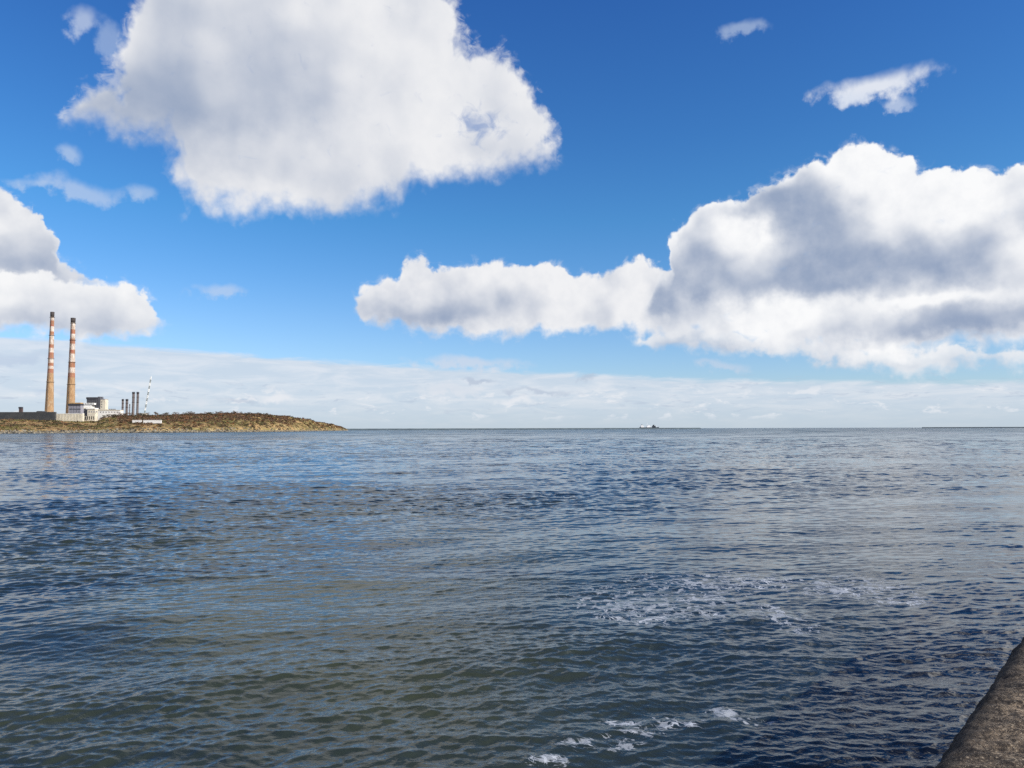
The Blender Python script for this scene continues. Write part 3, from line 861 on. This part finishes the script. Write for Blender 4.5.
# ------------------------------------------------------------------ power station and its neighbours
def chimney(name_label, xb, xt, ytop, Y, wpx, zbase, seed, bands):
    # wpx: list of (height fraction, width in photo px)
    pt = at(xt, ytop, Y); H = pt.z - zbase
    k = Y / FPX
    root = empty('chimney', (pt.x, Y, zbase)); tag(root, name_label, 'chimney', 'pair of tall striped power station chimneys')
    prof = [(w * k / 2, f * H) for f, w in wpx]
    # interpolate for smoothness
    fs = np.linspace(0, 0.955, 40); rr = np.interp(fs * H, [p[1] for p in prof], [p[0] for p in prof])
    m = bpy.data.materials.new('banded_concrete'); m.use_nodes = True
    t = NT(m.node_tree); b = m.node_tree.nodes['Principled BSDF']
    tcn = t.new('ShaderNodeTexCoord'); o_ = tcn.outputs['Object']; x, y, z = t.sep(o_)
    zz = t.m('DIVIDE', z, H)
    n1 = t.noise(t.xyz(x, y, t.mul(z, 0.25)), 0.5, 5, 0.7); n2 = t.noise(o_, 0.12, 4, 0.6)
    con = t.mixc(t.ss(n1, 0.35, 0.65), (0.40, 0.265, 0.15), (0.27, 0.165, 0.09))
    con = t.mixc(t.ss(n2, 0.50, 0.7, 0, 0.6), con, (0.38, 0.32, 0.24))
    st_ = t.noise(t.xyz(t.mul(x, 3.0), t.mul(y, 3.0), t.mul(z, 0.10)), 0.35, 5, 0.65)
    con = t.mixc(t.ss(st_, 0.52, 0.66, 0, 0.65), con, (0.17, 0.10, 0.06))
    con = t.mixc(t.ss(zz, 0.10, 0.0, 0, 0.7), con, (0.42, 0.38, 0.30))
    c = con
    for (z0, z1, kind) in bands:
        inb = t.mul(t.m('GREATER_THAN', zz, z0), t.m('LESS_THAN', zz, z1))
        pc = (0.58, 0.535, 0.50) if kind == 'w' else (0.30, 0.09, 0.07)
        wear = t.ss(n1, 0.38, 0.60, 0.92, 0.30 if kind == 'w' else 0.25)
        c = t.mixc(t.mul(inb, wear), c, pc)
    c = t.mixc(t.mul(t.ss(st_, 0.50, 0.64, 0, 0.55), t.ss(zz, 0.4, 0.5)), c, (0.16, 0.075, 0.055))
    t.link(c, b.inputs['Base Color']); b.inputs['Roughness'].default_value = 0.9; b.inputs['Specular IOR Level'].default_value = 0.2
    MB().lathe([(r, f * H) for f, r in zip(fs, rr)], 32).build('shaft', m, root)
    rt = rr[-1]
    M_c = mat('sooty_cap', (0.055, 0.045, 0.042), (0.035, 0.03, 0.03), scale=0.3)
    MB().lathe([(rt * 0.98, 0.955 * H + 0.002), (rt * 1.06, 0.97 * H), (rt * 1.10, H), (rt * 0.8, H + 0.01), (rt * 0.78, H - 2)], 32).build('cap', M_c, root)
    M_r = mat('walkway_steel', (0.12, 0.10, 0.09), scale=0.4)
    for f in (0.955, 0.80, 0.60, 0.40):
        r = float(np.interp(f * H, [p[1] for p in prof], [p[0] for p in prof]))
        mb = MB()
        mb.lathe([(r + 0.01, f * H - 1.0), (r + 1.1, f * H - 0.85), (r + 1.1, f * H - 0.6), (r + 0.01, f * H - 0.6)], 32)
        for q in range(20):
            a = q / 20 * 6.283; mb.bar(((r + 1.0) * math.cos(a), (r + 1.0) * math.sin(a), f * H - 0.6), ((r + 1.0) * math.cos(a), (r + 1.0) * math.sin(a), f * H + 0.6), 0.06, None, 4)
        mb.build('walkway', M_r, root)
    lad = MB()
    for q in range(2): lad.bar((0.3 * q, -rr[0] - 0.4, 0), (0.3 * q, -rt - 0.3, 0.95 * H), 0.12, None, 4)
    lad.build('ladder', M_r, root)
    return root
YL, YRr = 1384.0, 1460.0
bl = [(0.925, 0.955, 'w'), (0.875, 0.925, 'r'), (0.83, 0.875, 'w'), (0.80, 0.83, 'r'), (0.72, 0.80, 'w'), (0.69, 0.72, 'r'), (0.65, 0.69, 'w'), (0.60, 0.65, 'r'), (0.56, 0.60, 'w'), (0.535, 0.56, 'r'), (0.51, 0.535, 'w'), (0.475, 0.51, 'r')]
br = [(0.895, 0.955, 'w'), (0.855, 0.895, 'r'), (0.81, 0.855, 'w'), (0.765, 0.81, 'r'), (0.71, 0.765, 'w'), (0.675, 0.71, 'r'), (0.60, 0.675, 'w'), (0.55, 0.60, 'r'), (0.50, 0.55, 'w'), (0.46, 0.50, 'r')]
chimney('left of two tall tapering chimneys, thinner faded red and white bands above ochre concrete', 49, 52.4, 312.0, YL, [(0, 8.7), (0.14, 8.0), (0.35, 6.6), (0.5, 5.3), (0.7, 4.5), (0.85, 3.9), (1, 3.3)], 6.0, 1, bl)
chimney('right of two tall tapering chimneys, bolder red and white bands and wide dark cap', 70.5, 73.2, 318.0, YRr, [(0, 9.0), (0.14, 8.2), (0.35, 7.2), (0.5, 6.2), (0.7, 5.2), (0.85, 4.5), (1, 4.0)], 6.0, 2, br)

M_cream = mat('cream_render', (0.62, 0.57, 0.46), (0.50, 0.45, 0.36), scale=0.15, rough=0.85)
M_white = mat('white_render', (0.78, 0.76, 0.72), (0.68, 0.66, 0.62), scale=0.2, rough=0.8)
M_greyc = mat('grey_cladding', (0.085, 0.087, 0.10), (0.065, 0.066, 0.078), scale=0.2, rough=0.7)
M_lgrey = mat('light_cladding', (0.25, 0.245, 0.28), (0.21, 0.205, 0.235), scale=0.2, rough=0.7)
M_slate = mat('slate_roof', (0.035, 0.037, 0.045), (0.05, 0.05, 0.06), scale=0.4, rough=0.8)
M_glass = mat('window_glass', (0.02, 0.025, 0.03), (0.03, 0.035, 0.04), scale=1, rough=0.15, spec=0.6)
M_dgrey = mat('dark_concrete', (0.040, 0.043, 0.047), (0.060, 0.060, 0.060), scale=0.12, rough=0.9)
M_ochrep = mat('ochre_parapet', (0.42, 0.27, 0.12), scale=0.3)
M_steel = mat('flue_steel', (0.08, 0.065, 0.062), (0.12, 0.10, 0.095), scale=0.3, rough=0.5)
M_redp = mat('red_paint', (0.30, 0.07, 0.05), scale=0.5)

class Site:
    "a building whose parts are given as photo rectangles at depth Y"
    def __init__(s, name, label, cat, xc, ybase, Y, group=None):
        Y += 150; s.p = at(xc, ybase, Y); s.Y = Y; s.k = Y / FPX; s.xc = xc; s.yb = ybase
        s.root = empty(name, s.p); tag(s.root, label, cat, group)
        s.lean = (at(xc, ybase - 100, Y).x - s.p.x) / 100
    def X(s, x, y): return (x - s.xc) * s.k - s.lean * (s.yb - y) if False else (at(x, y, s.Y).x - s.p.x)
    def Z(s, x, y): return at(x, y, s.Y).z - s.p.z
    def box(s, part, x0, x1, y0, y1, d0, d1, m, parent=None, mb=None):
        ym = (y0 + y1) / 2; xm = (x0 + x1) / 2
        xa, xb = s.X(x0, ym), s.X(x1, ym); zb, zt = s.Z(xm, y1), s.Z(xm, y0)
        b_ = (mb or MB()).box(xa, xb, d0, d1, zb, zt)
        if mb is not None: return mb
        o = b_.build(part, m, s.root)
        if parent: o.parent = parent
        return o
    def windows(s, xs, y0, y1, d, m=None, w=0.5):
        for x in xs:
            s.box('window', x, x + w, y0, y1, d - 0.12, d + 0.2, m or M_glass)

# little dark tower at far left
S = Site('water_tower', 'small dark brick tower standing alone on the skyline at far left', 'tower', 20.0, 415, 850)
S.box('shaft', 18.7, 21.5, 408.5, 418, 0, 3.2, mat('dark_brick', (0.10, 0.065, 0.06), (0.06, 0.045, 0.045), scale=0.6))
S.box('tank', 18.5, 21.6, 406.9, 408.5, -0.2, 3.3, M_slate)
S.box('door', 20.0, 20.8, 413.2, 415.0, -0.1, 0.3, M_white)
# dark boundary wall
S = Site('boundary_wall', 'long dark grey boundary wall left of the power station', 'wall', 0, 418, 830)
S.box('wall_face', -160, 55, 412.6, 420.5, 0, 3, M_dgrey)
S.box('coping', -160.1, 55.1, 412.2, 412.6, -0.2, 3.2, mat('pale_coping', (0.12, 0.12, 0.12), scale=0.4))
# low shed roof behind the dark wall
S = Site('shed', 'low grey shed roof poking above the dark boundary wall', 'shed', 39, 412.4, 870)
S.box('wall', 36.5, 42.5, 411.6, 416, 0, 8, M_greyc)
mb = MB(); kx = S.k
mb.poly([(-3.2 * kx, 0.8 * kx), (3.9 * kx, 0.8 * kx), (2.4 * kx, 1.35 * kx), (-1.6 * kx, 1.35 * kx)], -0.3, 8.3); mb.build('roof', M_slate, S.root)
# cream wall
S = Site('retaining_wall', 'pale cream concrete wall below the grey turbine hall', 'wall', 68, 419.5, 845)
S.box('wall_face', 55.2, 82.5, 413.8, 421.5, 0, 4, M_cream)
S.box('coping', 55.1, 82.5, 413.4, 413.8, -0.25, 4.2, M_white)
for i in range(9): S.box('pilaster', 56.5 + i * 3, 56.9 + i * 3, 413.8, 421, -0.3, 0.0, M_cream)
# turbine hall
S = Site('turbine_hall', 'low grey turbine hall with dark band roof beside the right chimney', 'building', 75, 413.4, 900)
S.box('wall', 68.2, 80.4, 405.6, 424, 0, 9, M_lgrey)
S.box('fascia', 68.0, 80.6, 403.6, 405.6, -0.4, 9.4, M_slate)
S.box('parapet', 68.4, 80.2, 402.6, 403.6, 0.4, 8, M_ochrep)
for i in range(4): S.box('panel_joint', 71 + i * 2.7, 71.2 + i * 2.7, 405.6, 413.4, -0.1, 0, M_greyc)
S.box('window', 69.4, 80.6, 408.8, 409.5, -0.12, 0.1, M_glass)
# cream control block
S = Site('control_block', 'stepped cream office block with slotted openings at its foot', 'building', 90, 420, 860)
S.box('tower', 81.4, 91.6, 402.8, 404.6, 6, 11, M_white)
S.box('roof_slab', 81.4, 92.2, 404.6, 405.2, 5, 12, M_slate)
S.box('upper_storey', 81.6, 89.6, 405.2, 407.6, 5, 12, M_white)
S.box('balcony', 81.4, 90.5, 407.6, 408.6, 3.6, 12, M_cream)
S.box('recess', 82.0, 87.2, 408.6, 416.0, 4.2, 21, M_greyc)
S.box('main_block', 87.2, 95.0, 409.2, 421.5, 0, 7, M_cream)
S.box('cornice', 86.2, 95.4, 408.0, 409.2, -0.8, 7.6, M_white)
S.box('base', 82.6, 87.2, 416.0, 421.5, 0.5, 20, M_cream)
for i in range(6):
    x = 83.2 + i * 2.0
    S.box('slot', x, x + 0.75, 416.2, 419.6, -0.15, 0.8, M_glass)
for i in range(4): S.box('window', 88.6 + i * 2.4, 90.0 + i * 2.4, 411.3, 412.4, -0.12, 0.1, M_lgrey)
for i in range(6): S.box('window', 82.8 + i * 1.5, 83.6 + i * 1.5, 403.3, 404.1, 5.9, 6.1, M_glass)
# boiler house
S = Site('boiler_house', 'tall dark grey boiler house with sunlit cream end block', 'building', 96, 413, 980)
S.box('main_block', 86.4, 96.6, 399.2, 424, 0, 9, M_greyc)
S.box('roof_band', 86.3, 96.8, 397.2, 399.2, -0.4, 9.4, M_slate)
S.box('lift_tower', 97.0, 99.3, 396.6, 424, 1, 9, M_greyc)
S.box('end_block', 99.3, 104.0, 399.4, 424, 2.5, 11, M_cream)
S.box('end_roof', 99.3, 104.2, 398.8, 399.4, 2.2, 11.4, M_lgrey)
S.box('vent', 101.0, 101.5, 397.0, 398.8, 6, 7, M_lgrey)
for i in range(3): S.box('window', 100.4, 101.2, 401.4 + i * 2.4, 402.6 + i * 2.4, 2.4, 2.6, M_greyc)
for i in range(5): S.box('cladding_rib', 88.0 + i * 1.9, 88.25 + i * 1.9, 399.2, 408, -0.2, 0, M_slate)
# long white wall/low hall
S = Site('long_hall', 'long low white hall running right from the office block', 'building', 110, 413.5, 930)
S.box('wall', 98.0, 120.0, 410.6, 424, 0, 9, M_white)
mb = MB(); k = S.k
mb.poly([(-12 * k, 2.9 * k), (10.3 * k, 2.9 * k), (9.8 * k, 3.5 * k), (-6 * k, 4.2 * k), (-12 * k, 4.4 * k)], -0.4, 9.4); mb.build('roof', M_cream, S.root)
for i in range(8): S.box('window', 100 + i * 2.8, 101.2 + i * 2.8, 411.8, 412.5, -0.1, 0.1, M_greyc)
for i in range(4):
    mbx = S.box('roof_vent', 106 + i * 1.8, 106.6 + i * 1.8, 408.7, 409.6, 8, 10, M_greyc)
# flues
def flue(x, w, ytop, Y, label):
    k = Y / FPX
    pt = at(x, ytop, Y); zb = 8.0; H = pt.z - zb
    r0 = empty('flue_stack', (pt.x, Y, zb)); tag(r0, label, 'chimney', 'short dark steel flue stacks right of the power station')
    r = w * k / 2
    MB().lathe([(r * 1.05, 0), (r, 2), (r, H - 3)], 20).build('shaft', M_steel, r0)
    MB().lathe([(r * 1.15, H - 3), (r * 1.15, H - 0.4), (r * 0.9, H), (r * 0.85, H - 1)], 20).build('cap', M_slate, r0)
    mb = MB()
    for z in (H * 0.7, H * 0.85): mb.lathe([(r + .02, z), (r + .7, z + .1), (r + .7, z + .4), (r + .02, z + .4)], 20)
    mb.build('walkway', M_slate, r0)
flue(122.9, 1.9, 399.0, 1250, 'first from the left of the two shorter dark flue stacks')
flue(127.0, 2.3, 399.0, 1260, 'second from the left of the two shorter dark flue stacks, slightly thicker')
flue(133.6, 2.4, 391.9, 1300, 'left of the two taller dark flue stacks')
flue(137.9, 2.2, 391.9, 1310, 'right of the two taller dark flue stacks, nearest the leaning white boom')
flue(129.8, 0.8, 404.0, 1270, 'thinnest and lowest dark flue between the two pairs of stacks')
# leaning lattice boom of a crawler crane
def crane():
    Y = 1200; p0 = at(144.6, 411, Y); p1 = at(151.2, 376.5, Y); k = Y / FPX
    zb = 10.0
    r = empty('crawler_crane', (p0.x, Y, zb)); tag(r, 'thin white and grey lattice crane boom leaning right behind the bushes', 'crane')
    a = Vector((0, 0, p0.z - zb - 4)); b_ = Vector((p1.x - p0.x, 0, p1.z - zb))
    M_w = mat('white_boom', (0.80, 0.80, 0.78), scale=0.3); M_g = mat('grey_boom', (0.20, 0.21, 0.19), scale=0.3)
    n = 12
    for i in range(n):
        q0 = a.lerp(b_, i / n); q1 = a.lerp(b_, (i + 1) / n); d = (q1 - q0)
        mb = MB(); hw = 0.62
        cs = [Vector((sx_ * hw, sy_ * hw, 0)) for sx_, sy_ in ((1, 1), (-1, 1), (-1, -1), (1, -1))]
        for j in range(4):
            mb.bar(q0 + cs[j], q1 + cs[j], 0.17, None, 4)
            mb.bar(q0 + cs[j], q0 + d * 0.5 + cs[(j + 1) % 4], 0.12, None, 4); mb.bar(q0 + d * 0.5 + cs[(j + 1) % 4], q1 + cs[j], 0.12, None, 4)
            mb.bar(q0 + cs[j], q0 + cs[(j + 1) % 4], 0.12, None, 4)
        mb.build('boom_section', M_w if i % 2 else M_g, r)
    MB().box(-3.2, 3.6, -2, 2, -2, a.z + 0.4).build('cab', M_cream, r)
    MB().box(-4.2, 4.2, -2.8, 2.8, -4, -2).build('tracks', M_slate, r)
    mb = MB(); mb.bar(b_, (-3.0, 0, a.z + 0.4), 0.05, None, 4); mb.build('stay_cable', M_g, r)
crane()
# white low walls on the headland
def low_wall(x0, x1, y0, y1, Y, label):
    Yb = float(interp((x0 + x1) / 2, Y0x, Y0y)); best = None
    for T_ in range(12, 150, 3):
        g_ = land_pt((x0 + x1) / 2, T_)[2]; yy = HZ - (g_ - CAM_H) / (Yb + T_) * FPX
        if best is None and yy < y1: best = Yb + T_
    Y = (best or Yb + 60) - 150 - 4
    S = Site('low_wall', label, 'wall', (x0 + x1) / 2, y1, Y)
    S.box('wall_face', x0, x1, y0 + 0.35, y1 + 1.5, 0, 0.8, M_white); S.box('coping', x0 - .1, x1 + .1, y0, y0 + 0.35, -0.15, 0.95, M_white)
low_wall(132.3, 141.5, 420.0, 421.2, 745, 'short white low wall among the brown scrub, left of the longer one')
low_wall(143.2, 161.5, 420.0, 421.8, 752, 'longer white low wall among the brown scrub of the headland')
# ------------------------------------------------------------------ things on the horizon
M_stone = mat('breakwater_stone', (0.07, 0.095, 0.11), (0.05, 0.07, 0.085), scale=0.02, rough=0.95)
def breakwater(label, xa, xb, Ya, Yb, h, name='breakwater'):
    pa_ = at(xa, HZ, Ya); pb_ = at(xb, HZ, Yb); d = Vector((pb_.x - pa_.x, pb_.y - pa_.y, 0)); L = d.length
    r = empty(name, (pa_.x, pa_.y, 0), math.atan2(d.y, d.x)); tag(r, label, 'breakwater')
    n = 160; V = []; cs = [(-9, -1.5), (-4.5, h * 0.55), (-3, h * 0.96), (-2.4, h), (2.4, h), (3, h * 0.9), (9, -1.5)]
    g = random.Random(len(label))
    for i in range(n + 1):
        for (y, z) in cs: V.append((L * i / n, y + g.uniform(-.6, .6), z + g.uniform(-.25, .25) * (1 if 0 < abs(y) < 8 else 0)))
    np_mesh('rubble_wall', np.array(V), grid_faces(n + 1, len(cs)), M_stone, False, r)
    MB().box(0, L, -2.1, -1.5, h - 0.02 + 0.2, h + 0.9).build('parapet', M_stone, r)
    return r
breakwater('long thin stone breakwater along the horizon right of the headland tip', 345, 700, 2100, 2700, 3.9)
breakwater('faint low breakwater along the horizon at the far right edge', 922, 1120, 3300, 3000, 3.7)
S = Site('harbour_light', 'tiny dark harbour light hut at the end of the right breakwater', 'lighthouse', 930, 430.0, 3140)
S.box('hut', 925.5, 935, 429.0, 431, 0, 14, M_dgrey); S.box('lantern', 928.5, 930.5, 428.1, 429.0, 3, 9, M_white)

def ship():
    Y = 5200; p = at(649, 428.5, Y); k = Y / FPX; L = 19 * k
    r = empty('cargo_ship', (p.x, Y, 0), R(4)); tag(r, 'small distant ship with white superstructure and dark hull on the horizon', 'ship')
    M_h = mat('ship_hull', (0.035, 0.045, 0.06), scale=0.05); M_s = mat('ship_white', (0.80, 0.80, 0.80), scale=0.05)
    h = CAM_H + 0.9 * k
    MB().poly([(-L * .5, h + 2), (-L * .47, -1), (L * .45, -1), (L * .53, h + 3), (L * .40, h), (-L * .44, h)], -9, 9).build('hull', M_h, r)
    mb = MB(); mb.box(-L * .45, -L * .28, -8, 8, h, h + 1.6 * k); mb.box(-L * .43, -L * .33, -7, 7, h + 1.6 * k, h + 2.3 * k); mb.build('aft_superstructure', M_s, r)
    mb = MB(); mb.box(-L * .14, L * .06, -8, 8, h, h + 1.3 * k); mb.box(-L * .08, L * .04, -7, 7, h + 1.3 * k, h + 2.0 * k); mb.build('midships_house', M_s, r)
    MB().bar((-L * .10, 0, h), (-L * .10, 0, h + 4.0 * k), 1.6, 1.0).build('mast', M_s, r)
    mb = MB(); mb.box(L * .18, L * .34, -8, 8, h, h + 1.6 * k); mb.box(L * .22, L * .28, -4, 4, h + 1.6 * k, h + 2.6 * k); mb.build('deck_cargo', M_h, r)
    mb = MB(); mb.bar((-L * .38, 0, h + 2.3 * k), (-L * .38, 0, h + 3.1 * k), 3.0, 2.4, 10); mb.build('funnel', M_h, r)
    mb = MB()
    for i in range(4): mb.bar((L * (.1 + .09 * i), 0, h), (L * (.12 + .09 * i), 0, h + 2.2 * k), 1.2, .6)
    mb.build('deck_crane', M_s, r)
ship()
